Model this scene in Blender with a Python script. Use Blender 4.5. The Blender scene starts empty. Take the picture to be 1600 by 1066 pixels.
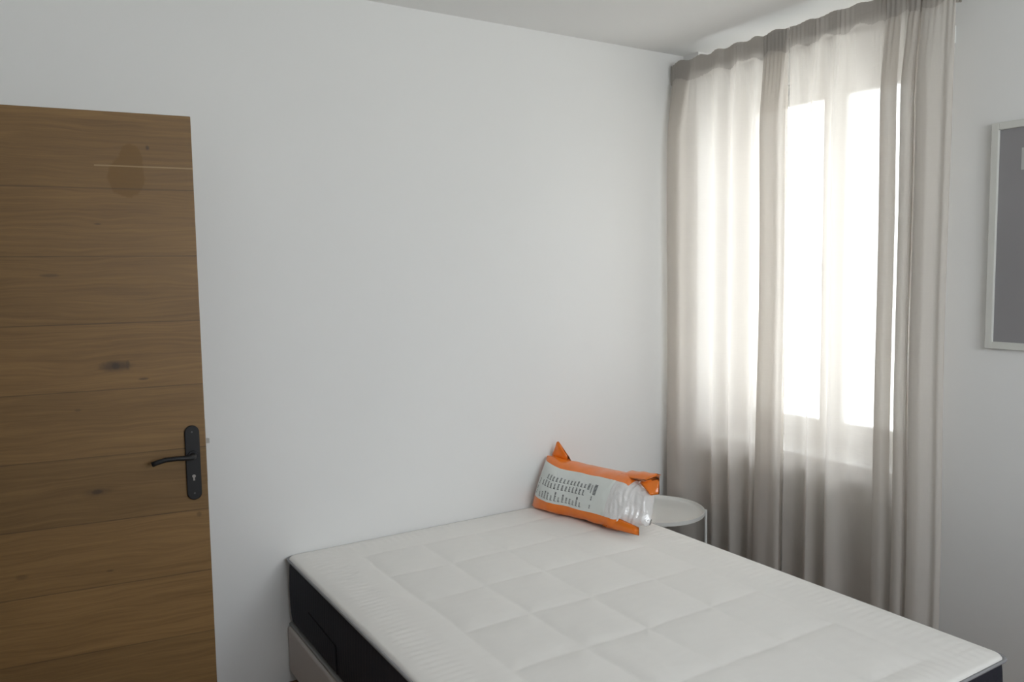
import bpy, bmesh, math, random
from mathutils import Vector, Matrix, noise
random.seed(7)
scene = bpy.context.scene
COL = scene.collection

# ------------------------------------------------------------------ camera
CAM_F, YAW, PITCH, ROLL = 1253.4, 0.5584, 0.08259, -0.01563
CAM_P = Vector((-2.8754, -2.9707, 1.5419))
cd = bpy.data.cameras.new('camera')
cam = bpy.data.objects.new('camera', cd); COL.objects.link(cam)
cd.sensor_width = 36.0; cd.sensor_fit = 'HORIZONTAL'; cd.lens = 36.0*CAM_F/1600.0
cd.clip_start = 0.02
fw = Vector((math.sin(YAW)*math.cos(PITCH), math.cos(YAW)*math.cos(PITCH), -math.sin(PITCH)))
r0 = Vector((math.cos(YAW), -math.sin(YAW), 0)); u0 = r0.cross(fw)
rr = r0*math.cos(ROLL)+u0*math.sin(ROLL); uu = -r0*math.sin(ROLL)+u0*math.cos(ROLL)
M = Matrix((rr, uu, -fw)).transposed().to_4x4(); M.translation = CAM_P
cam.matrix_world = M
scene.camera = cam

# ------------------------------------------------------------------ view and sky
scene.view_settings.view_transform = 'Standard'
scene.view_settings.look = 'None'
scene.view_settings.gamma = 1.0
scene.view_settings.use_curve_mapping = False
scene.view_settings.exposure = 0.56
SKY = 8.5
w = bpy.data.worlds.new('overcast_sky'); scene.world = w; w.use_nodes = True
nt = w.node_tree; nt.nodes.clear()
o_ = nt.nodes.new('ShaderNodeOutputWorld'); b_ = nt.nodes.new('ShaderNodeBackground')
tc = nt.nodes.new('ShaderNodeTexCoord'); sx = nt.nodes.new('ShaderNodeSeparateXYZ')
cr = nt.nodes.new('ShaderNodeValToRGB'); mr = nt.nodes.new('ShaderNodeMapRange')
mr.inputs[1].default_value = -0.35; mr.inputs[2].default_value = 0.6
cr.color_ramp.elements[0].color = (0.95, 0.95, 0.97, 1); cr.color_ramp.elements[0].position = 0.25
cr.color_ramp.elements[1].color = (0.925, 0.935, 1.0, 1); cr.color_ramp.elements[1].position = 0.5
b_.inputs[1].default_value = SKY
nt.links.new(tc.outputs['Generated'], sx.inputs[0]); nt.links.new(sx.outputs[2], mr.inputs[0])
nt.links.new(mr.outputs[0], cr.inputs[0]); nt.links.new(cr.outputs[0], b_.inputs[0]); nt.links.new(b_.outputs[0], o_.inputs[0])

def portal(name, loc, sx_, sy_, rot):
    ld = bpy.data.lights.new(name, 'AREA'); ld.shape = 'RECTANGLE'; ld.size = sx_; ld.size_y = sy_
    ld.cycles.is_portal = True
    o = bpy.data.objects.new(name, ld); COL.objects.link(o); o.location = loc; o.rotation_euler = rot
# sky portals in the curtained window and the added fill opening (sampling guides, they give no light of their own)
WY0, WY1, WZ0, WZ1 = -1.20, -0.10, 0.705, 2.597        # curtained window in wall_right
FX0, FX1, FZ0, FZ1 = -2.55, -0.55, 1.2, 2.45             # fill opening added in wall_front, unseen, to brighten left wall and door
portal('window_portal', (0.36, (WY0+WY1)/2, (WZ0+WZ1)/2), WZ1-WZ0, WY1-WY0, (0, math.pi/2, 0))
portal('window_portal', ((FX0+FX1)/2, -4.36, (FZ0+FZ1)/2), FX1-FX0, FZ1-FZ0, (math.pi/2, 0, 0))

# ------------------------------------------------------------------ helpers
def link(name, me, mat=None, parent=None):
    o = bpy.data.objects.new(name, me); COL.objects.link(o)
    if mat is not None:
        for m in (mat if isinstance(mat, (list, tuple)) else [mat]): me.materials.append(m)
    if parent is not None: o.parent = parent
    return o
def from_bm(name, bm, mat=None, parent=None, smooth=False):
    me = bpy.data.meshes.new(name); bmesh.ops.recalc_face_normals(bm, faces=bm.faces[:])
    bm.to_mesh(me); bm.free()
    if smooth:
        for f in me.polygons: f.use_smooth = True
    return link(name, me, mat, parent)
def empty(name, loc=(0, 0, 0), rz=0):
    o = bpy.data.objects.new(name, None); COL.objects.link(o); o.location = loc; o.rotation_euler = (0, 0, rz)
    o.empty_display_size = 0.1
    return o
def tag(o, label, cat, group=None):
    o['label'] = label; o['category'] = cat
    if group: o['group'] = group
    return o
def struct(o):
    o['kind'] = 'structure'; return o
def add_box(bm, lo, hi, bevel=0.0, seg=2):
    v = [bm.verts.new((x, y, z)) for x in (lo[0], hi[0]) for y in (lo[1], hi[1]) for z in (lo[2], hi[2])]
    fs = [(0, 1, 3, 2), (4, 6, 7, 5), (0, 4, 5, 1), (2, 3, 7, 6), (0, 2, 6, 4), (1, 5, 7, 3)]
    faces = [bm.faces.new([v[i] for i in f]) for f in fs]
    if bevel > 0:
        es = list({e for f in faces for e in f.edges})
        bmesh.ops.bevel(bm, geom=es, offset=bevel, segments=seg, profile=0.5, affect='EDGES')
def box(name, lo, hi, mat, parent=None, bevel=0.0, seg=2):
    bm = bmesh.new(); add_box(bm, lo, hi, bevel, seg); return from_bm(name, bm, mat, parent)
def add_tube(bm, pts, r, n=16, cap=True, flat=1.0, up=Vector((0, 0, 1))):
    pts = [Vector(p) for p in pts]; rings = []
    for i, p in enumerate(pts):
        t = (pts[min(i+1, len(pts)-1)]-pts[max(i-1, 0)]).normalized()
        a = t.cross(up)
        if a.length < 1e-4: a = t.cross(Vector((1, 0, 0)))
        a.normalize(); b = t.cross(a).normalized()
        ri = r[i] if isinstance(r, (list, tuple)) else r
        rings.append([bm.verts.new(p+a*math.cos(k*2*math.pi/n)*ri+b*math.sin(k*2*math.pi/n)*ri*flat) for k in range(n)])
    for A, B in zip(rings, rings[1:]):
        for k in range(n): bm.faces.new((A[k], A[(k+1) % n], B[(k+1) % n], B[k]))
    if cap: bm.faces.new(rings[0][::-1]); bm.faces.new(rings[-1])
def tube(name, pts, r, mat, parent=None, n=16, **k):
    bm = bmesh.new(); add_tube(bm, pts, r, n, **k); return from_bm(name, bm, mat, parent, True)
def lathe(name, prof, mat, parent=None, n=64):
    bm = bmesh.new(); rings = [[bm.verts.new((r*math.cos(k*2*math.pi/n), r*math.sin(k*2*math.pi/n), z)) for k in range(n)] for r, z in prof]
    for A, B in zip(rings, rings[1:]):
        for k in range(n): bm.faces.new((A[k], A[(k+1) % n], B[(k+1) % n], B[k]))
    bm.faces.new(rings[0]); bm.faces.new(rings[-1])
    return from_bm(name, bm, mat, parent, False)
def grid_mesh(name, P, mat, parent=None, smooth=True):
    nu, nv = len(P), len(P[0]); me = bpy.data.meshes.new(name)
    vs = [tuple(p) for row in P for p in row]
    fs = [(i*nv+j, (i+1)*nv+j, (i+1)*nv+j+1, i*nv+j+1) for i in range(nu-1) for j in range(nv-1)]
    me.from_pydata(vs, [], fs); me.update()
    if smooth:
        for f in me.polygons: f.use_smooth = True
    return link(name, me, mat, parent)
def sstep(a, b, x):
    t = max(0.0, min(1.0, (x-a)/(b-a))); return t*t*(3-2*t)

# ------------------------------------------------------------------ materials
class NT:
    def __init__(s, name):
        s.m = bpy.data.materials.new(name); s.m.use_nodes = True; s.t = s.m.node_tree; s.t.nodes.clear()
        s.out = s.n('ShaderNodeOutputMaterial')
    def n(s, t, **k):
        d = s.t.nodes.new(t)
        for a, v in k.items(): setattr(d, a, v)
        return d
    def set(s, sock, v):
        if hasattr(v, 'is_linked') or isinstance(v, bpy.types.NodeSocket): s.t.links.new(v, sock)
        elif v is not None: sock.default_value = v
    def math(s, op, a, b=None, c=None, clamp=False):
        d = s.n('ShaderNodeMath', operation=op); d.use_clamp = clamp
        s.set(d.inputs[0], a)
        if b is not None: s.set(d.inputs[1], b)
        if c is not None: s.set(d.inputs[2], c)
        return d.outputs[0]
    def mix(s, f, a, b):
        d = s.n('ShaderNodeMix', data_type='RGBA'); s.set(d.inputs[0], f); s.set(d.inputs[6], a); s.set(d.inputs[7], b); return d.outputs[2]
    def noise(s, vec, scale, detail=3, rough=0.5, dist=0.0):
        d = s.n('ShaderNodeTexNoise'); s.set(d.inputs['Vector'], vec); d.inputs['Scale'].default_value = scale
        d.inputs['Detail'].default_value = detail; d.inputs['Roughness'].default_value = rough; d.inputs['Distortion'].default_value = dist
        return d.outputs[0]
    def coord(s): return s.n('ShaderNodeTexCoord').outputs['Object']
    def map(s, vec, loc=(0, 0, 0), sc=(1, 1, 1), typ='POINT'):
        d = s.n('ShaderNodeMapping', vector_type=typ); s.set(d.inputs[0], vec)
        d.inputs['Location'].default_value = loc; d.inputs['Scale'].default_value = sc; return d.outputs[0]
    def bump(s, h, strength, dist=0.01):
        d = s.n('ShaderNodeBump'); s.set(d.inputs['Height'], h); d.inputs['Strength'].default_value = strength; d.inputs['Distance'].default_value = dist
        return d.outputs[0]
    def pbr(s, color, rough=0.6, metal=0.0, normal=None, **k):
        d = s.n('ShaderNodeBsdfPrincipled'); s.set(d.inputs['Base Color'], color); s.set(d.inputs['Roughness'], rough)
        d.inputs['Metallic'].default_value = metal
        if normal is not None: s.set(d.inputs['Normal'], normal)
        for a, v in k.items(): s.set(d.inputs[a.replace('_', ' ')], v)
        s.t.links.new(d.outputs[0], s.out.inputs[0]); return d
def simple(name, col, rough=0.5, metal=0.0, nscale=40, nb=0.05, var=0.04, **k):
    t = NT(name); c = t.coord(); n = t.noise(c, nscale, 4)
    a = tuple(x*(1-var) for x in col)+(1,); b = tuple(min(1, x*(1+var)) for x in col)+(1,)
    t.pbr(t.mix(n, a, b), rough, metal, t.bump(n, nb, 0.002), **k); return t.m

def wall_paint():
    t = NT('wall_paint'); c = t.coord()
    n = t.noise(c, 1.3, 3); fine = t.noise(c, 260, 3, 0.6)
    col = t.mix(n, (0.80, 0.80, 0.79, 1), (0.83, 0.83, 0.82, 1))
    t.pbr(col, 0.85, 0, t.bump(fine, 0.12, 0.001)); return t.m
M_WALL = wall_paint()
M_CEIL = simple('ceiling_paint', (0.82, 0.82, 0.81), 0.9, nscale=200, nb=0.08, var=0.01)
M_TRIM = simple('white_window_frame', (0.82, 0.82, 0.80), 0.4, var=0.01)
M_METALW = simple('white_painted_metal', (0.78, 0.79, 0.76), 0.35, var=0.01)
M_BLACK = simple('black_powder_coat', (0.006, 0.006, 0.0075), 0.55, var=0.1)
M_STEEL = simple('brushed_steel', (0.55, 0.54, 0.52), 0.3, 1.0)
M_RENDER = simple('exterior_render', (0.62, 0.58, 0.5), 0.9)

def floor_mat():
    t = NT('oak_floorboards'); c = t.coord()
    br = t.n('ShaderNodeTexBrick'); t.set(br.inputs['Vector'], c); br.offset = 0.37
    br.inputs['Scale'].default_value = 1.0; br.inputs['Brick Width'].default_value = 1.2; br.inputs['Row Height'].default_value = 0.14
    br.inputs['Mortar Size'].default_value = 0.002
    br.inputs['Color1'].default_value = (0.20, 0.11, 0.065, 1); br.inputs['Color2'].default_value = (0.26, 0.15, 0.09, 1); br.inputs['Mortar'].default_value = (0.06, 0.03, 0.02, 1)
    g = t.noise(t.map(c, sc=(2, 40, 1)), 3, 5)
    t.pbr(t.mix(t.math('MULTIPLY', g, 0.5), br.outputs[0], (0.2, 0.11, 0.06, 1)), 0.45, 0, t.bump(g, 0.1, 0.002)); return t.m
M_FLOOR = floor_mat()

def oak_door():
    t = NT('oak_door_boards'); c = t.coord()
    sp = t.n('ShaderNodeSeparateXYZ'); t.set(sp.inputs[0], c); X, Z = sp.outputs[0], sp.outputs[2]
    row = t.math('DIVIDE', t.math('SUBTRACT', Z, 0.014), 0.2)
    fl = t.math('FLOOR', row); fr = t.math('FRACT', row)
    wn = t.n('ShaderNodeTexWhiteNoise', noise_dimensions='1D'); t.set(wn.inputs['W'], fl)
    # per-board shifted grain, with gentle waviness
    cb = t.n('ShaderNodeCombineXYZ'); t.set(cb.inputs[0], t.math('ADD', X, t.math('MULTIPLY', fl, 3.7)))
    wob = t.noise(t.map(c, sc=(1.6, 1, 5)), 2.0, 2)
    t.set(cb.inputs[2], t.math('ADD', Z, t.math('MULTIPLY', wob, 0.05))); t.set(cb.inputs[1], fl)
    g1 = t.noise(t.map(cb.outputs[0], sc=(1.0, 1, 36)), 3.0, 7, 0.62)
    g2 = t.noise(t.map(cb.outputs[0], sc=(3.0, 1, 160)), 3.0, 4, 0.6)
    g3 = t.noise(t.map(cb.outputs[0], sc=(0.6, 1, 3)), 2.0, 2)
    rp = t.n('ShaderNodeValToRGB'); t.set(rp.inputs[0], t.math('ADD', t.math('MULTIPLY', g1, 0.7), t.math('MULTIPLY', g3, 0.3)))
    e = rp.color_ramp.elements; e[0].position = 0.30; e[0].color = (0.150, 0.082, 0.026, 1); e[1].position = 0.68; e[1].color = (0.300, 0.180, 0.066, 1)
    col = t.mix(t.math('MULTIPLY', g2, 0.45), rp.outputs[0], (0.115, 0.058, 0.022, 1))
    tint = t.mix(wn.outputs[0], (0.92, 0.90, 0.86, 1), (1.12, 1.08, 1.02, 1))
    mu = t.n('ShaderNodeMix', data_type='RGBA', blend_type='MULTIPLY'); mu.inputs[0].default_value = 1
    t.set(mu.inputs[6], col); t.set(mu.inputs[7], tint); col = mu.outputs[2]
    def blob(x, z, rx, rz, soft=0.6, nz=0.25):
        d = t.n('ShaderNodeVectorMath', operation='LENGTH')
        m = t.map(c, loc=(-x/rx, 0, -z/rz), sc=(1/rx, 0, 1/rz)); t.set(d.inputs[0], m)
        dd = t.math('ADD', d.outputs['Value'], t.math('MULTIPLY', t.math('SUBTRACT', t.noise(c, 60, 2), 0.5), nz*2))
        mp = t.n('ShaderNodeMapRange', interpolation_type='SMOOTHSTEP'); t.set(mp.inputs[0], dd)
        mp.inputs[1].default_value = 1-soft; mp.inputs[2].default_value = 1+soft*0.3; mp.inputs[3].default_value = 1; mp.inputs[4].default_value = 0
        return mp.outputs[0]
    W = 0.83
    for (s, z, rx, rz, k) in ((.244, 1.286, .05, .018, .75), (.244, 1.286, .014, .012, .9), (.21, 1.288, .007, .016, .6), (.168, 1.242, .016, .004, .7),
                              (.125, 1.939, .006, .008, .8), (.312, .908, .018, .008, .8), (.312, .908, .05, .014, .35), (.27, 1.71, .012, .003, .6),
                              (.40, 1.56, .03, .006, .5), (.03, .80, .008, .010, .4), (.29, .66, .012, .004, .5), (.35, 1.16, .01, .004, .4), (.52, .68, .02, .008, .3)):
        col = t.mix(t.math('MULTIPLY', blob(W-s, z, rx, rz), k), col, (0.05, 0.028, 0.014, 1))
    # amber varnish stain
    st = t.math('MAXIMUM', blob(W-.186, 1.850, .052, .062, .12, .12), blob(W-.172, 1.895, .034, .055, .12, .12))
    col = t.mix(t.math('MULTIPLY', st, 0.72), col, (0.165, 0.080, 0.010, 1))
    # pale streak in the second board
    ln = t.math('COMPARE', Z, 1.882, 0.0022); lx = t.math('GREATER_THAN', X, W-.27)
    col = t.mix(t.math('MULTIPLY', t.math('MULTIPLY', ln, lx), .5), col, (0.50, 0.36, 0.19, 1))
    gap = t.math('MAXIMUM', t.math('LESS_THAN', fr, 0.014), t.math('GREATER_THAN', fr, 0.996)); gap = t.math('MULTIPLY', gap, t.math('LESS_THAN', Z, 1.98))
    gs = t.math('MULTIPLY', gap, t.math('ADD', 0.15, t.math('MULTIPLY', t.noise(t.map(c, sc=(4, 1, 9)), 2, 2), 0.6)))
    col = t.mix(gs, col, (0.045, 0.026, 0.012, 1))
    h = t.math('SUBTRACT', t.math('MULTIPLY', g2, 0.3), gap)
    t.pbr(col, t.math('ADD', 0.42, t.math('MULTIPLY', g1, 0.2)), 0, t.bump(h, 0.35, 0.0012)); return t.m
M_OAK = oak_door()

def curtain_mat(name, c1, c2, see, tmix=0.40):
    t = NT(name); c = t.coord()
    wv = t.noise(t.map(c, sc=(1, 1, 60)), 12, 3); wy = t.noise(t.map(c, sc=(60, 60, 1)), 12, 3)
    weave = t.math('MULTIPLY', t.math('ADD', wv, wy), 0.5)
    crease = t.noise(t.map(c, sc=(1, 2.2, 14)), 2.2, 4, 0.6, 0.6)
    col = t.mix(weave, c1, c2)
    nrm = t.bump(t.math('ADD', t.math('MULTIPLY', weave, 0.15), crease), 0.28, 0.004)
    df = t.n('ShaderNodeBsdfDiffuse'); t.set(df.inputs[0], col); t.set(df.inputs['Normal'], nrm)
    tl = t.n('ShaderNodeBsdfTranslucent'); t.set(tl.inputs[0], col); t.set(tl.inputs['Normal'], nrm)
    tr = t.n('ShaderNodeBsdfTransparent'); tr.inputs[0].default_value = (0.97, 0.97, 0.95, 1)
    m1 = t.n('ShaderNodeMixShader'); m1.inputs[0].default_value = tmix
    t.t.links.new(df.outputs[0], m1.inputs[1]); t.t.links.new(tl.outputs[0], m1.inputs[2])
    # open weave: see straight through the holes, less of them where the cloth turns edge-on
    lw = t.n('ShaderNodeLayerWeight'); lw.inputs[0].default_value = 0.5
    f = t.math('MULTIPLY', t.math('SUBTRACT', 1.0, lw.outputs['Facing']), see*1.3)
    m2 = t.n('ShaderNodeMixShader'); t.set(m2.inputs[0], f)
    t.t.links.new(m1.outputs[0], m2.inputs[1]); t.t.links.new(tr.outputs[0], m2.inputs[2])
    t.t.links.new(m2.outputs[0], t.out.inputs[0]); return t.m
M_CURT = curtain_mat('sheer_linen', (0.68, 0.64, 0.595, 1), (0.76, 0.72, 0.675, 1), 0.17)
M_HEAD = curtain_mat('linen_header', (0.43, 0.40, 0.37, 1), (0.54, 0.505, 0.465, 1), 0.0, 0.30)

def glass_mat():
    t = NT('window_glass'); tr = t.n('ShaderNodeBsdfTransparent'); tr.inputs[0].default_value = (0.93, 0.95, 0.94, 1)
    gl = t.n('ShaderNodeBsdfGlossy'); gl.inputs['Roughness'].default_value = 0.02
    fr = t.n('ShaderNodeFresnel'); fr.inputs[0].default_value = 1.45
    m = t.n('ShaderNodeMixShader'); t.t.links.new(fr.outputs[0], m.inputs[0]); t.t.links.new(tr.outputs[0], m.inputs[1]); t.t.links.new(gl.outputs[0], m.inputs[2])
    t.t.links.new(m.outputs[0], t.out.inputs[0]); return t.m
M_GLASS = glass_mat()

# ------------------------------------------------------------------ room
H = 2.597; XL = -3.22; YF = -4.2; TH = 0.40
def slab_with_hole(name, axis, pos, thick, a0, a1, z0, z1, h, mat):
    """wall in plane axis=pos, along the other axis a0..a1, with opening h=(a,b,zlo,zhi)"""
    bm = bmesh.new()
    def b(p, q, r, s):
        lo, hi = sorted((pos, pos+thick))
        if axis == 'x': add_box(bm, (lo, p, r), (hi, q, s))
        else: add_box(bm, (p, lo, r), (q, hi, s))
    b(a0, h[0], z0, z1); b(h[1], a1, z0, z1); b(h[0], h[1], z0, h[2]) if h[2] > z0 else None; 
    if h[3] < z1-.01: b(h[0], h[1], h[3], z1)
    return struct(from_bm(name, bm, mat))
struct(box('floor', (XL-1.4, YF-.4, -0.2), (0.4, 0.2, 0), M_FLOOR))
struct(box('ceiling', (XL-1.4, YF-.4, H), (0.4, 0.2, H+.2), M_CEIL))
struct(box('wall_back', (XL-1.4, 0, 0), (0.4, 0.2, H), M_WALL))
slab_with_hole('wall_right', 'x', 0, TH, YF-.4, 0, 0, H, (WY0, WY1, WZ0, WZ1), M_WALL)
slab_with_hole('wall_front', 'y', YF, -.2, XL, 0, 0, H, (FX0, FX1, FZ0, FZ1), M_WALL)  # opening added to let fill light in from behind the camera
slab_with_hole('wall_left', 'x', XL, -.15, YF-.2, 0, 0, H, (-1.10, -.24, 0, 2.06), M_WALL)
struct(box('wall_hall', (XL-1.4, YF-.2, 0), (XL-1.3, 0, H), M_WALL))
struct(box('wall_hall_end', (XL-1.3, YF-.3, 0), (XL-.15, YF-.2, H), M_WALL))

# ------------------------------------------------------------------ windows
def casement(name, axis, pos, a0, a1, z0, z1, label=None):
    root = struct(empty(name, (pos if axis == 'x' else (a0+a1)/2, (a0+a1)/2 if axis == 'x' else pos, z0)))
    inv = Matrix.Translation(-root.location)
    def bx(nm, p, q, r, s, d0, d1, mat, par, bev=0.004):
        bm = bmesh.new()
        lo, hi = sorted((pos+d0, pos+d1))
        add_box(bm, (lo, p, r) if axis == 'x' else (p, lo, r), (hi, q, s) if axis == 'x' else (q, hi, s), bev)
        bmesh.ops.transform(bm, matrix=inv, verts=bm.verts)
        return bm
    def ring(nm, p, q, r, s, wd, d0, d1, mat, par):
        bm = bmesh.new()
        for (pp, qq, r1, s1) in ((p, p+wd, r, s), (q-wd, q, r, s), (p+wd, q-wd, r, r+wd), (p+wd, q-wd, s-wd, s)):
            lo, hi = sorted((pos+d0, pos+d1))
            add_box(bm, (lo, pp, r1) if axis == 'x' else (pp, lo, r1), (hi, qq, s1) if axis == 'x' else (qq, hi, s1), 0.003, 1)
        bmesh.ops.transform(bm, matrix=inv, verts=bm.verts)
        return from_bm(nm, bm, mat, par)
    sgn = 1 if axis == 'x' else -1
    ring('window_frame', a0, a1, z0, z1, 0.045, 0, sgn*.06, M_TRIM, root)
    mid = (a0+a1)/2
    for (p, q) in ((a0+.045, mid), (mid, a1-.045)):
        s = ring('sash', p+.001, q-.001, z0+.046, z1-.046, 0.055, -sgn*.012, sgn*.045, M_TRIM, root)
        g = bx('glass_pane', p+.05, q-.05, z0+.09, z1-.09, sgn*.014, sgn*.020, None, None, 0)
        from_bm('glass_pane', g, M_GLASS, s)
    # handle on the meeting stile
    hb = bmesh.new(); zz = (z0+z1)/2
    P = lambda d, a, z: (pos+sgn*d, a, z) if axis == 'x' else (a, pos+sgn*d, z)
    add_tube(hb, [P(-.012, mid+.02, zz), P(-.045, mid+.02, zz), P(-.05, mid+.02, zz-.02), P(-.05, mid+.02, zz-.11)], .009, 12)
    bmesh.ops.transform(hb, matrix=inv, verts=hb.verts); from_bm('handle', hb, M_METALW, root, True)
    return root
w1 = casement('window_1', 'x', 0.30, WY0+.001, WY1-.001, 0.745, 2.41)
sill = box('window_sill', (0.005, WY0+.001, 0.706), (0.40, WY1-.001, 0.744), M_TRIM, None, 0.003)
sill.parent = w1; sill.matrix_parent_inverse = Matrix.Translation(-w1.location)
box_ = box('shutter_box', (0.27, WY0+.001, 2.4105), (0.399, WY1-.001, 2.5960), M_TRIM, None, 0.004)
box_.parent = w1; box_.matrix_parent_inverse = Matrix.Translation(-w1.location)
casement('added_fill_window', 'y', YF-.08, FX0+.001, FX1-.001, FZ0+.001, FZ1-.001)  # unseen window, added only for its fill light on the room

# ------------------------------------------------------------------ door (open leaf standing off the back wall)
DW, DH = 0.83, 2.04
door = struct(empty('door_1', (-2.374-0.9924*DW, -.329+.1230*DW, 0), -math.atan2(.1230, .9924)))
box('door_leaf', (0, 0, .008), (DW, .04, DH), M_OAK, door, 0.0015, 1)
pl = bmesh.new()      # stadium-shaped escutcheon plate
hw, pz0, pz1 = .0215, .850, 1.086
out = [(hw*math.cos(a), pz1-hw+hw*math.sin(a)) for a in [math.pi*k/16 for k in range(17)]] + [(hw*math.cos(a), pz0+hw+hw*math.sin(a)) for a in [math.pi+math.pi*k/16 for k in range(17)]]
px_ = DW-.040
v1 = [pl.verts.new((px_+a, -.0005, b)) for a, b in out]; v2 = [pl.verts.new((px_+a, -.008, b)) for a, b in out]
v3 = [pl.verts.new((px_+a*.90, -.0095, (b-.968)*.985+.968)) for a, b in out]
for A, B in ((v1, v2), (v2, v3)):
    for k in range(len(A)): pl.faces.new((A[k], A[(k+1) % len(A)], B[(k+1) % len(A)], B[k]))
pl.faces.new(v3); pl.faces.new(v1[::-1])
plate = from_bm('handle_plate', pl, M_BLACK, door); plate['label'] = 'black rounded handle plate'
hx = px_
lv = [(hx, -.009, .993), (hx, -.040, .993), (hx-.006, -.050, .993), (hx-.02, -.054, .994), (hx-.05, -.055, .996), (hx-.08, -.054, .995), (hx-.105, -.052, .989), (hx-.118, -.050, .984)]
lever = tube('door_handle', lv, [.010, .009, .008, .0075, .007, .0072, .0076, .0078], M_BLACK, door, 14); lever['label'] = 'black curved lever handle'
bm = bmesh.new(); add_tube(bm, [(hx, -.009, .993), (hx, -.018, .993)], .014, 24, up=Vector((0, 0, 1))); from_bm('handle_collar', bm, M_BLACK, door, False)
for z in (1.066, .871):
    bm = bmesh.new(); add_tube(bm, [(hx, -.0095, z), (hx, -.0105, z)], .0028, 14); from_bm('screw', bm, simple('dark_screw', (.10, .10, .10), .4, .6), door)
bm = bmesh.new(); add_tube(bm, [(hx, -.0095, .926), (hx, -.012, .926)], .0052, 18); add_box(bm, (hx-.0026, -.0118, .912), (hx+.0026, -.0095, .926))
cyl = from_bm('lock_cylinder', bm, M_STEEL, door); cyl['label'] = 'steel keyhole cylinder'
bm = bmesh.new()
vs = [bm.verts.new(p) for p in ((DW, .012, 1.022), (DW, .030, 1.022), (DW+.012, .012, 1.022), (DW, .012, 1.038), (DW, .030, 1.038), (DW+.012, .012, 1.038))]
for f in ((0, 1, 2), (3, 5, 4), (0, 3, 4, 1), (1, 4, 5, 2), (0, 2, 5, 3)): bm.faces.new([vs[i] for i in f])
lt = from_bm('latch_bolt', bm, M_STEEL, door); lt['label'] = 'steel latch bolt'
box('lock_forend', (DW-.0005, .008, .90), (DW+.0015, .032, 1.10), M_STEEL, door)
for z in (.25, 1.0, 1.8):
    bm = bmesh.new(); add_tube(bm, [(-.004, -.003, z-.05), (-.004, -.003, z+.05)], .006, 12, up=Vector((0, 1, 0))); from_bm('hinge', bm, M_STEEL, door)
tr = bmesh.new()
add_box(tr, (XL, -.24, 0), (XL+.012, -.18, 2.12)); add_box(tr, (XL, -1.16, 0), (XL+.012, -1.10, 2.12)); add_box(tr, (XL, -1.10, 2.06), (XL+.012, -.24, 2.12))
struct(from_bm('trim_1', tr, M_TRIM))

# ------------------------------------------------------------------ bed base
MX0, MX1, MY0, MY1 = -2.042, -.642, -1.902, -.004
M_BASE = simple('pale_upholstery', (0.60, 0.55, 0.52), 0.85, nscale=150, nb=0.3, var=0.06)
M_LEG = simple('reddish_wood_leg', (0.20, 0.08, 0.04), 0.5, nscale=30, var=0.2)
bed = tag(empty('bed_base', ((MX0+MX1)/2, (MY0+MY1)/2, 0)), 'low pale beige upholstered bed base under the mattress', 'bed base')
hx_, hy_ = (MX1-MX0)/2, (MY1-MY0)/2
box('base_body', (-hx_-.008, -hy_-.004, .045), (hx_+.008, hy_, .226), M_BASE, bed, 0.012, 3)
box('base_top', (-hx_-.002, -hy_, .2265), (hx_+.002, hy_-.004, .238), simple('grey_ticking', (0.30, 0.30, 0.29), .9), bed, 0.004, 2)
for a in (-1, 1):
    for b in (-1, 1):
        g = bmesh.new(); add_tube(g, [(a*(hx_-.07), b*(hy_-.08), 0), (a*(hx_-.07), b*(hy_-.08), .0455)], [.022, .028], 20, up=Vector((0, 1, 0))); from_bm('leg', g, M_LEG, bed)

# ------------------------------------------------------------------ mattress
def ticking_white():
    t = NT('white_quilted_ticking'); c = t.coord(); f = t.noise(c, 420, 2); m = t.noise(t.map(c, sc=(1, 3, 1)), 16, 3)
    t.pbr(t.mix(m, (0.84, 0.82, 0.785, 1), (0.875, 0.855, 0.82, 1)), 0.9, 0, t.bump(t.math('ADD', t.math('MULTIPLY', f, .4), m), 0.10, 0.003), Sheen_Weight=0.15); return t.m
def ticking_navy():
    t = NT('navy_ribbed_ticking'); c = t.coord(); sp = t.n('ShaderNodeSeparateXYZ'); t.set(sp.inputs[0], c)
    w_ = t.math('SINE', t.math('MULTIPLY', t.math('ADD', sp.outputs[0], sp.outputs[1]), 2*math.pi/.022))
    n = t.noise(c, 300, 3)
    col = t.mix(n, (0.009, 0.0095, 0.016, 1), (0.022, 0.022, 0.034, 1))
    t.pbr(col, 0.85, 0, t.bump(t.math('ADD', w_, t.math('MULTIPLY', n, .6)), 0.15, 0.002)); return t.m
M_TW, M_TN = ticking_white(), ticking_navy()
M_PIPE = simple('grey_piping', (0.30, 0.30, 0.31), 0.8, nscale=300, nb=.3)
mat_ = tag(empty('mattress', ((MX0+MX1)/2, (MY0+MY1)/2, .240)), 'white quilted mattress with dark navy sides on the low bed base', 'mattress')
ZM = .503-.240; RR = .014
CX = [-1.805, -1.566, -1.332, -1.072, -.857]; CY = [-.19, -.433, -.69, -.962, -1.235, -1.52, -1.79]
def seamd(x, y):
    """distance to the nearest quilting line inside the stitched field"""
    d = 9.0; ins = CX[0]-.005 <= x <= CX[-1]+.005 and CY[-1]-.005 <= y <= CY[0]+.005
    dx0 = max(CX[0]-x, 0, x-CX[-1]); dy0 = max(y-CY[0], 0, CY[-1]-y)
    for i, cx in enumerate(CX):
        wv = .006*math.sin(y*5.1+i*2)+.003*math.sin(y*13+i); d = min(d, math.hypot(x-cx-wv*(0.6), dy0))
    for j, cy in enumerate(CY):
        wv = .006*math.sin(x*6.3+j*1.7)+.003*math.sin(x*17+j); d = min(d, math.hypot(y-cy-wv*.6, dx0))
    return d
NU, NV = 210, 280
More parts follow.
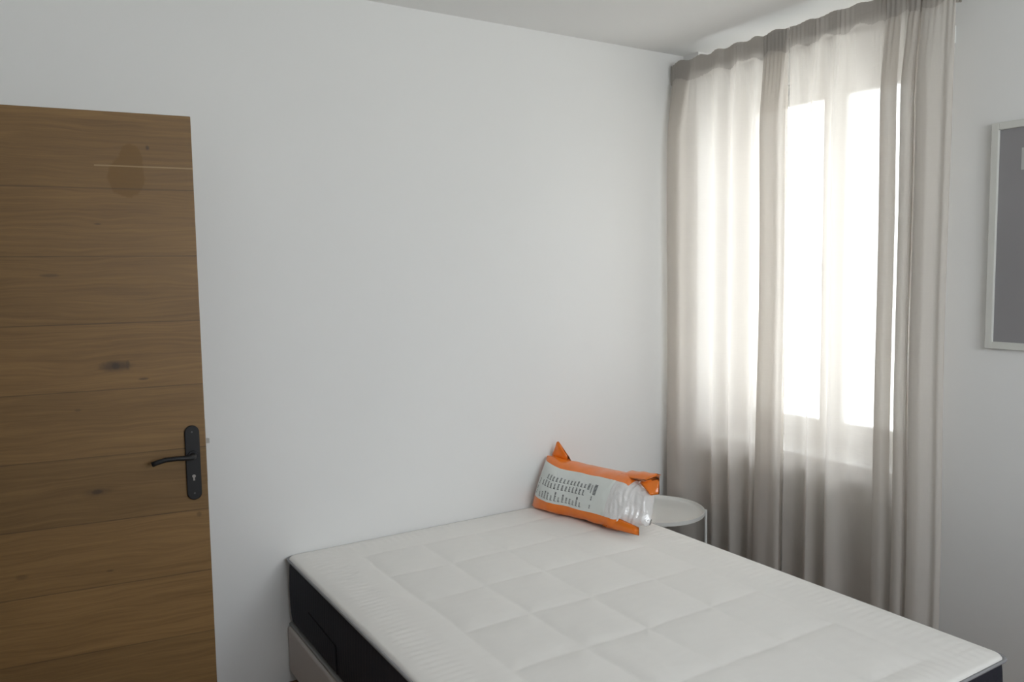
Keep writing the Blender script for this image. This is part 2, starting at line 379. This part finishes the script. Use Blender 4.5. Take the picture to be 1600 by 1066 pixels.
def plan(u, v, ins=0.0, rc=.034):
    """map the unit square to a rectangle with rounded corners"""
    hx, hy = hx_-ins, hy_-ins; x, y = u*hx, v*hy
    ax, ay = abs(x)-(hx-rc), abs(y)-(hy-rc)
    if ax > 0 and ay > 0:
        m = max(ax, ay); L = math.hypot(ax, ay); k = m/L; ax, ay = ax*k, ay*k
        x = math.copysign(hx-rc+ax, x); y = math.copysign(hy-rc+ay, y)
    return x, y
P = []
def coords(n, h):
    inner = n-16; L = [-h+RR+(2*h-2*RR)*k/(inner-1) for k in range(inner)]
    e = [RR*(1-math.cos(math.pi/2*k/8)) for k in range(8)]
    return [-h+a for a in e] + L + [h-a for a in e[::-1]]
xs = coords(NU, hx_); ys = coords(NV, hy_)
for x in xs:
    row = []
    for y in ys:
        X, Y = plan(x/hx_, y/hy_); wx, wy = X+(MX0+MX1)/2, Y+(MY0+MY1)/2
        de = min(hx_-abs(x), hy_-abs(y)); R = RR
        drop = 0 if de >= R else R-math.sqrt(max(0, R*R-(R-de)**2))
        s = seamd(wx, wy); z = ZM-.006
        puff = .0068*(1-math.exp(-s/.030)); cell = .003*noise.noise(Vector((wx*3, wy*3, 0)))
        ex = .0008*math.sin(wy*2*math.pi/.028+3*noise.noise(Vector((wx*6, wy*4, 3))))*sstep(.0, .05, de)*(1-sstep(.10, .21, hx_-abs(x)))
        ey = .0007*math.sin(wx*2*math.pi/.030+3*noise.noise(Vector((wx*4, wy*6, 7))))*sstep(.0, .05, de)*(1-sstep(.06, .15, hy_-abs(y)))
        fi = .0012*noise.noise(Vector((wx*22, wy*11, 1)))
        z += (puff+cell+ex+ey+fi)*sstep(0, .06, de) - drop*1.0
        row.append((X, Y, z))
    P.append(row)
grid_mesh('quilted_top', P, M_TW, mat_)
def loop_pts(ins, n=10, rc=.034):
    pts = []; hx, hy = hx_-ins, hy_-ins
    for cx, cy, a0 in ((1, 1, 0), (-1, 1, 90), (-1, -1, 180), (1, -1, 270)):
        for k in range(n+1):
            a = math.radians(a0+90*k/n); pts.append((cx*(hx-rc)+rc*math.cos(a), cy*(hy-rc)+rc*math.sin(a)))
    res = []
    for i in range(len(pts)):
        a, b = pts[i], pts[(i+1) % len(pts)]; L = math.hypot(a[0]-b[0], a[1]-b[1]); m = 40 if L > .2 else 1
        for k in range(m): res.append((a[0]+(b[0]-a[0])*k/m, a[1]+(b[1]-a[1])*k/m))
    return res
zt_, zb_ = ZM-.006-RR, .001
prof = [(.010, zb_), (.003, zb_+.012)] + [(-.003*math.sin(math.pi*k/8)+.001, zb_+.012+(zt_-zb_-.016)*k/8) for k in range(1, 8)] + [(.002, zt_-.004), (.004, zt_)]
def sweep(name, prof, mat, par, closed=False):
    bm = bmesh.new(); rings = [[bm.verts.new((a, b, z)) for a, b in loop_pts(i)] for i, z in prof]
    pairs = list(zip(rings, rings[1:])) + ([(rings[-1], rings[0])] if closed else [])
    for A, B in pairs:
        for k in range(len(A)): bm.faces.new((A[k], A[(k+1) % len(A)], B[(k+1) % len(A)], B[k]))
    if not closed: bm.faces.new(rings[0])
    return from_bm(name, bm, mat, par, True)
sp_ = sweep('side_panel', prof, M_TN, mat_); sp_['label'] = 'dark navy ribbed side'
sweep('piping', [(-.003+.0045*math.cos(a), zt_+.004+.0045*math.sin(a)) for a in [2*math.pi*k/8 for k in range(8)]], M_PIPE, mat_, True)
sm = bmesh.new(); xx = -hx_-.003
def wy(y): return y-(MY0+MY1)/2
add_tube(sm, [(xx, wy(-.26), .125), (xx, wy(-.53), .113), (xx-.0008, wy(-.54), .108), (xx-.0008, wy(-.54), .06), (xx+.001, wy(-.54), .02)], .0024, 8, up=Vector((1, 0, 0)))
from_bm('seam', sm, simple('navy_thread', (.003, .003, .006), 1.0), sp_)

# ------------------------------------------------------------------ side table
tb = tag(empty('side_table', (-.397, -.234, 0)), 'round white metal tray side table between bed head and curtain', 'side table')
TR, TZ = .222, .455
lathe('tray', [(.001, TZ-.022), (TR-.012, TZ-.022), (TR-.001, TZ-.018), (TR, TZ-.002), (TR, TZ), (TR-.003, TZ), (TR-.004, TZ-.014), (TR-.012, TZ-.017), (.001, TZ-.017)], M_METALW, tb, 96)
for k in range(4):
    a = math.radians(-44+90*k); x, y = (TR+.004)*math.cos(a), (TR+.004)*math.sin(a)
    b = bmesh.new(); add_tube(b, [(x, y, 0), (x, y, TZ+.002)], .0065, 12, up=Vector((0, 1, 0))); from_bm('leg', b, M_METALW, tb)
for z in (.05,):
    b = bmesh.new(); add_tube(b, [((TR-.004)*math.cos(t*math.pi/32), (TR-.004)*math.sin(t*math.pi/32), z) for t in range(65)], .005, 8, cap=False); from_bm('ring_rail', b, M_METALW, tb, True)

# ------------------------------------------------------------------ curtains
def catmull(pts, n=7):
    P_ = [pts[0]]+pts+[pts[-1]]; o = []
    for i in range(1, len(P_)-2):
        for k in range(n):
            t = k/n; a, b, c, d = P_[i-1:i+3]
            o.append(tuple(.5*(2*b[j]+(c[j]-a[j])*t+(2*a[j]-5*b[j]+4*c[j]-d[j])*t*t+(-a[j]+3*b[j]-3*c[j]+d[j])*t**3) for j in range(len(a))))
    o.append(pts[-1]); return o
ZT = 2.537
def curtain(label, pts, seed):
    root = tag(empty('curtain', (-.1, (pts[0][0]+pts[-1][0])/2, ZT)), label, 'curtain', 'sheer beige curtains at the window')
    ox, oy, oz = root.location
    prof = catmull([p if len(p) == 3 else (p[0], p[1], 0.0) for p in pts])
    zs = [ZT-.10*k/30 for k in range(30)] + [ZT-.10-.25*k/12 for k in range(12)] + [ZT-.35-(ZT-.35-.02)*k/40 for k in range(41)]
    G, G2 = [], []
    for i, (y, x, dyb) in enumerate(prof):
        row, row2 = [], []
        for z in zs:
            g = sstep(ZT-.40, ZT-.06, z); lo = sstep(1.4, 0.0, z)
            gh = sstep(ZT-.115, ZT-.085, z); xf = x*(1-g)+(-.10-.006*gh+(x+.10)*(.38-.24*gh))*g
            yf = y+dyb*lo
            mf = (1-.5*gh)*.0035*math.sin(y*2*math.pi/.019+seed)*g + .003*noise.noise(Vector((y*30, z*9, seed)))*g*(1-.6*gh)
            xf += mf + .006*noise.noise(Vector((y*5, z*1.1, seed+5)))*(1-g) + .004*noise.noise(Vector((y*9, z*1.7, seed+9)))*lo
            yf += .008*noise.noise(Vector((y*4, z*.9, seed+20)))*(1-g)
            zz = z + (.006*noise.noise(Vector((y*16, seed, 3)))+.004*math.sin(y*2*math.pi/.11+seed))*g
            row.append((xf-ox, yf-oy, zz-oz))
            if z >= ZT-.092: row2.append((xf+.036+.003*noise.noise(Vector((y*40, z*20, seed)))-ox, yf-oy, zz-oz+(.006*noise.noise(Vector((y*14, seed, 9))))*(1 if z < ZT-.05 else 0)))
        G.append(row); G2.append(row2)
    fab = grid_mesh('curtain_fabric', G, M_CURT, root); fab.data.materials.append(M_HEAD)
    nv = len(zs)
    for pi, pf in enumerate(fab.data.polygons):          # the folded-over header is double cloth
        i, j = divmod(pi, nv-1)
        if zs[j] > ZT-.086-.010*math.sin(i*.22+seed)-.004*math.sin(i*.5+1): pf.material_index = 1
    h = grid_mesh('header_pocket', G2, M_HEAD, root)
    return root
left_pts = [(-.012, -.030), (-.030, -.045), (-.055, -.070), (-.145, -.118), (-.140, -.135), (-.070, -.140), (-.045, -.148), (-.085, -.165), (-.150, -.155), (-.200, -.095), (-.270, -.075), (-.320, -.125), (-.370, -.065),
            (-.425, -.132), (-.450, -.128), (-.490, -.062, .01), (-.550, -.120, .01), (-.610, -.080, .02), (-.690, -.080, .01), (-.700, -.095, .01), (-.630, -.105, .02), (-.596, -.118, .02), (-.594, -.132, .02), (-.625, -.138, .02), (-.665, -.128, .02), (-.705, -.134, .01), (-.720, -.124, .01)]
right_pts = [(-.722, -.105, .01), (-.755, -.085, .01), (-.795, -.058, .01), (-.845, -.125), (-.865, -.122), (-.900, -.068), (-.950, -.135), (-.975, -.130), (-1.01, -.078), (-1.07, -.075), (-1.125, -.095), (-1.158, -.110), (-1.200, -.112), (-1.205, -.128), (-1.165, -.132),
             (-1.158, -.145), (-1.190, -.148), (-1.225, -.120), (-1.245, -.118), (-1.275, -.122), (-1.278, -.138), (-1.245, -.140), (-1.243, -.153), (-1.272, -.150), (-1.281, -.070), (-1.287, -.065), (-1.293, -.140), (-1.335, -.150), (-1.370, -.120), (-1.395, -.125), (-1.405, -.110), (-1.398, -.098)]
curtain('narrow sheer beige curtain panel beside the back wall corner', left_pts, 1.0)
curtain('wide sheer beige curtain panel nearer the grey picture', right_pts, 4.0)
rod = tag(empty('curtain_rod', (-.0, -.70, 2.50)), 'slim white rod along the ceiling threaded through the curtain headers', 'curtain rod')
bm = bmesh.new(); add_tube(bm, [(-.087, .66, 0), (-.087, -.700, 0)], .006, 14); from_bm('rod', bm, M_METALW, rod, True)
for y in (.50, -.625):
    b = bmesh.new(); add_box(b, (-.012, y-.012, -.045), (-.0005, y+.012, .03), .002); add_box(b, (-.092, y-.005, -.014), (-.01, y+.005, -.0085), .001); from_bm('rod_bracket', b, M_METALW, rod)
hk = tag(empty('cord_cleat', (0, -1.345, 2.36)), 'small white plastic cleat on the wall right of the curtains', 'cleat')
b = bmesh.new(); add_box(b, (-.012, -.004, -.03), (-.0005, .004, .03), .0015); from_bm('cleat_plate', b, M_METALW, hk)
b = bmesh.new(); add_box(b, (-.020, .000, -.006), (-.011, .010, .004), .0015); from_bm('cleat_hook', b, M_METALW, hk)

# ------------------------------------------------------------------ picture on the right wall
M_FRAME = simple('pale_grey_frame', (0.66, 0.66, 0.62), 0.6, var=0.02)
M_MAT = simple('grey_print', (0.29, 0.28, 0.29), 0.25, nscale=6, nb=0.0, var=0.05)
PY0, PY1, PZ0, PZ1 = -2.04, -1.490, 1.262, 2.026
pic = tag(empty('picture', (0, (PY0+PY1)/2, (PZ0+PZ1)/2)), 'framed grey picture on the white wall right of the curtains', 'picture')
hw2, hh2 = (PY1-PY0)/2, (PZ1-PZ0)/2; fwid = .024
b = bmesh.new()
for (y0, y1, z0, z1) in ((-hw2, -hw2+fwid, -hh2, hh2), (hw2-fwid, hw2, -hh2, hh2), (-hw2+fwid, hw2-fwid, -hh2, -hh2+fwid), (-hw2+fwid, hw2-fwid, hh2-fwid, hh2)):
    add_box(b, (-.020, y0, z0), (-.001, y1, z1), .0015, 1)
from_bm('picture_frame', b, M_FRAME, pic)
box('print', (-.010, -hw2+fwid, -hh2+fwid), (-.004, hw2-fwid, hh2-fwid), M_MAT, pic)

mk = box('print_mark', (-.0112, -2.0-(PY0+PY1)/2, 1.862-(PZ0+PZ1)/2), (-.0101, -1.585-(PY0+PY1)/2, 1.934-(PZ0+PZ1)/2), simple('pale_print', (.48, .48, .47), .5), pic); mk['label'] = 'paler printed block'
# ------------------------------------------------------------------ bedding pack on the mattress
M_ORANGE = simple('orange_film', (0.86, 0.20, 0.012), 0.28, nscale=25, nb=.35, var=.12, Coat_Weight=.4)
M_LABEL = simple('white_printed_film', (0.72, 0.75, 0.72), 0.35, nscale=18, nb=.25, var=.03)
M_INK = simple('grey_ink', (0.22, 0.23, 0.23), 0.6)
def clear_mat():
    t = NT('clear_crinkled_film'); c = t.coord(); n = t.noise(c, 45, 4, .6, .5); nr = t.bump(n, .8, .004)
    tr = t.n('ShaderNodeBsdfTransparent'); gl = t.n('ShaderNodeBsdfGlossy'); gl.inputs['Roughness'].default_value = .12; t.set(gl.inputs['Normal'], nr)
    df = t.n('ShaderNodeBsdfDiffuse'); df.inputs[0].default_value = (.90, .89, .88, 1); t.set(df.inputs['Normal'], nr)
    m1 = t.n('ShaderNodeMixShader'); m1.inputs[0].default_value = .15; m2 = t.n('ShaderNodeMixShader'); m2.inputs[0].default_value = .30
    L = t.t.links; L.new(df.outputs[0], m1.inputs[1]); L.new(gl.outputs[0], m1.inputs[2]); L.new(tr.outputs[0], m2.inputs[1]); L.new(m1.outputs[0], m2.inputs[2])
    m2.inputs[0].default_value = .85
    L.new(m2.outputs[0], t.out.inputs[0]); return t.m
M_CLEAR = clear_mat(); M_FILL = simple('white_wadding', (.80, .79, .77), .95, nscale=30, nb=.4)
A0 = Vector((-.93, -.02)); D_ = Vector((.115, -.57)).normalized(); N_ = Vector((-D_.y, D_.x))
pack = tag(empty('bedding_pack', (A0.x+N_.x*.09, A0.y+N_.y*.09, .505), math.atan2(D_.y, D_.x)), 'orange and white plastic wrapped bedding roll lying on the mattress', 'bedding pack')
# local axes: x along the pack (away from the wall), y away from the camera, z up
def half(u):
    a = .100*min(1, (max(u-.006, 0)/.13))**.5; b = .110-.010*sstep(.0, .2, u)
    a *= 1-.72*sstep(.46, .605, u)-.2*sstep(.575, .607, u); b *= 1-.42*sstep(.46, .605, u)-.45*sstep(.575, .607, u)
    return max(a, .006), b
def sec(u, th, off=0.0):
    a, b = half(u); c, s = math.cos(th), math.sin(th); e = .85 if s > 0 else .62
    y = -math.copysign(abs(c)**e, c)*(a+off); z = b+math.copysign(abs(s)**e, s)*(b+off)
    cr = sstep(.36, .50, u)
    nz = noise.noise(Vector((u*14, y*14, z*14)))*.004+cr*noise.noise(Vector((u*30, y*26, z*26)))*.007
    nz += cr*(.0014+.004*noise.noise(Vector((u*20, y*22, z*22))))*math.sin(u*2*math.pi/.019+9*noise.noise(Vector((y*9, z*9, 2))))
    rad = Vector((y, z-b)); rad = rad.normalized() if rad.length > 1e-4 else rad
    y += nz*rad.x; z += nz*rad.y
    z += .03*sstep(.48, .60, u)
    y += .36*(z-.11)-.012-.045*sstep(.25, 0, u)      # the face leans back, away from the camera
    return (u+.10*(z-.02)*sstep(.3, 0, u), y, max(z, .0015+off))
def strip(name, u0, u1, t0, t1, mat, nu=46, nt=20, off=0.0):
    rows = []
    for i in range(nu+1):
        u = u0+(u1-u0)*i/nu; rows.append([sec(u, math.radians(t0+(t1-t0)*j/nt), off) for j in range(nt+1)])
    return grid_mesh(name, rows, mat, pack)
TL0, TL1 = -17, 55
strip('orange_wrap', .0, .50, TL1, 360+TL0, M_ORANGE, 60, 64)
lab = strip('label_panel', .0, .44, TL0, TL1, M_LABEL, 60, 30)
strip('clear_end', .44, .50, TL0, TL1, M_CLEAR, 20, 30, .0)
strip('clear_end', .50, .605, TL0, 360+TL0, M_CLEAR, 34, 80, .0)
# printed rows of text running across the pack
def ink_bar(bm, u0, u1, t0, t1):
    n = 4; g = [[sec(u0+(u1-u0)*i/1, math.radians(t0+(t1-t0)*j/n), .0012) for j in range(n+1)] for i in range(2)]
    vv = [[bm.verts.new(p) for p in r] for r in g]
    for j in range(n): bm.faces.new((vv[0][j], vv[0][j+1], vv[1][j+1], vv[1][j]))
ink = bmesh.new()
for (u0, n, t0, t1) in ((.092, 12, 20, 32), (.074, 13, 5, 17), (.070, 13, -10, 1)):
    for k in range(n):
        u = u0+.0215*k*.9; h = t1-random.random()*4
        for q in range(5):
            a = t0+(h-t0)*q/5; ink_bar(ink, u, u+.0065+.003*random.random(), a+.2, a+(h-t0)/5-.4)
        ink_bar(ink, u, u+.012, t0-.4, t0+.8)
for (u, wdt, t0, t1) in ((.040, .006, -8, 0), (.044, .006, 3, 14), (.325, .011, 18, 32), (.345, .005, 12, 30), (.360, .016, 10, 33), (.356, .006, -9, -3), (.356, .006, 0, 7)):
    a = t0
    while a < t1: ink_bar(ink, u, u+wdt, a, min(t1, a+2.2)); a += 2.9
from_bm('printed_text', ink, M_INK, lab)
def flap(name, pts, mat, th=.0015, bul=.006, div=8, rough=.004):
    """puffed polygonal ear of film from a quad of corners a,b,c,d"""
    a, b, c, d = [Vector(p) for p in pts]; nrm = ((b-a).cross(d-a)+(c-b).cross(a-b)).normalized()
    F, B = [], []
    for i in range(div+1):
        r1, r2 = [], []
        for j in range(div+1):
            u, v = i/div, j/div; p = (a*(1-u)+b*u)*(1-v)+(d*(1-u)+c*u)*v
            k = bul*math.sin(math.pi*u)*math.sin(math.pi*v)+th; nz = noise.noise(p*40)*rough
            r1.append(p+nrm*(k+nz)); r2.append(p-nrm*(k-nz))
        F.append(r1); B.append(r2[::-1])
    bm = bmesh.new()
    for G in (F, B):
        vv = [[bm.verts.new(p) for p in r] for r in G]
        for i in range(div):
            for j in range(div): bm.faces.new((vv[i][j], vv[i+1][j], vv[i+1][j+1], vv[i][j+1]))
    bmesh.ops.remove_doubles(bm, verts=bm.verts, dist=.0005)
    bmesh.ops.holes_fill(bm, edges=[e for e in bm.edges if e.is_boundary], sides=0)
    return from_bm(name, bm, mat, pack, True)
flap('corner_ear', [(.020, .0, .196), (.130, .025, .200), (.062, .012, .286), (.054, .010, .284)], M_ORANGE)
flap('top_flap', [(.41, .0, .194), (.44, .06, .208), (.60, .04, .222), (.565, -.02, .196)], M_ORANGE, bul=.008)
flap('end_flap', [(.535, -.015, .188), (.60, .03, .222), (.615, .01, .150), (.590, -.015, .145)], M_ORANGE, bul=.004)
flap('bottom_tail', [(.43, -.125, .008), (.44, -.118, .068), (.600, -.104, .036), (.604, -.110, .006)], M_ORANGE, bul=.006)
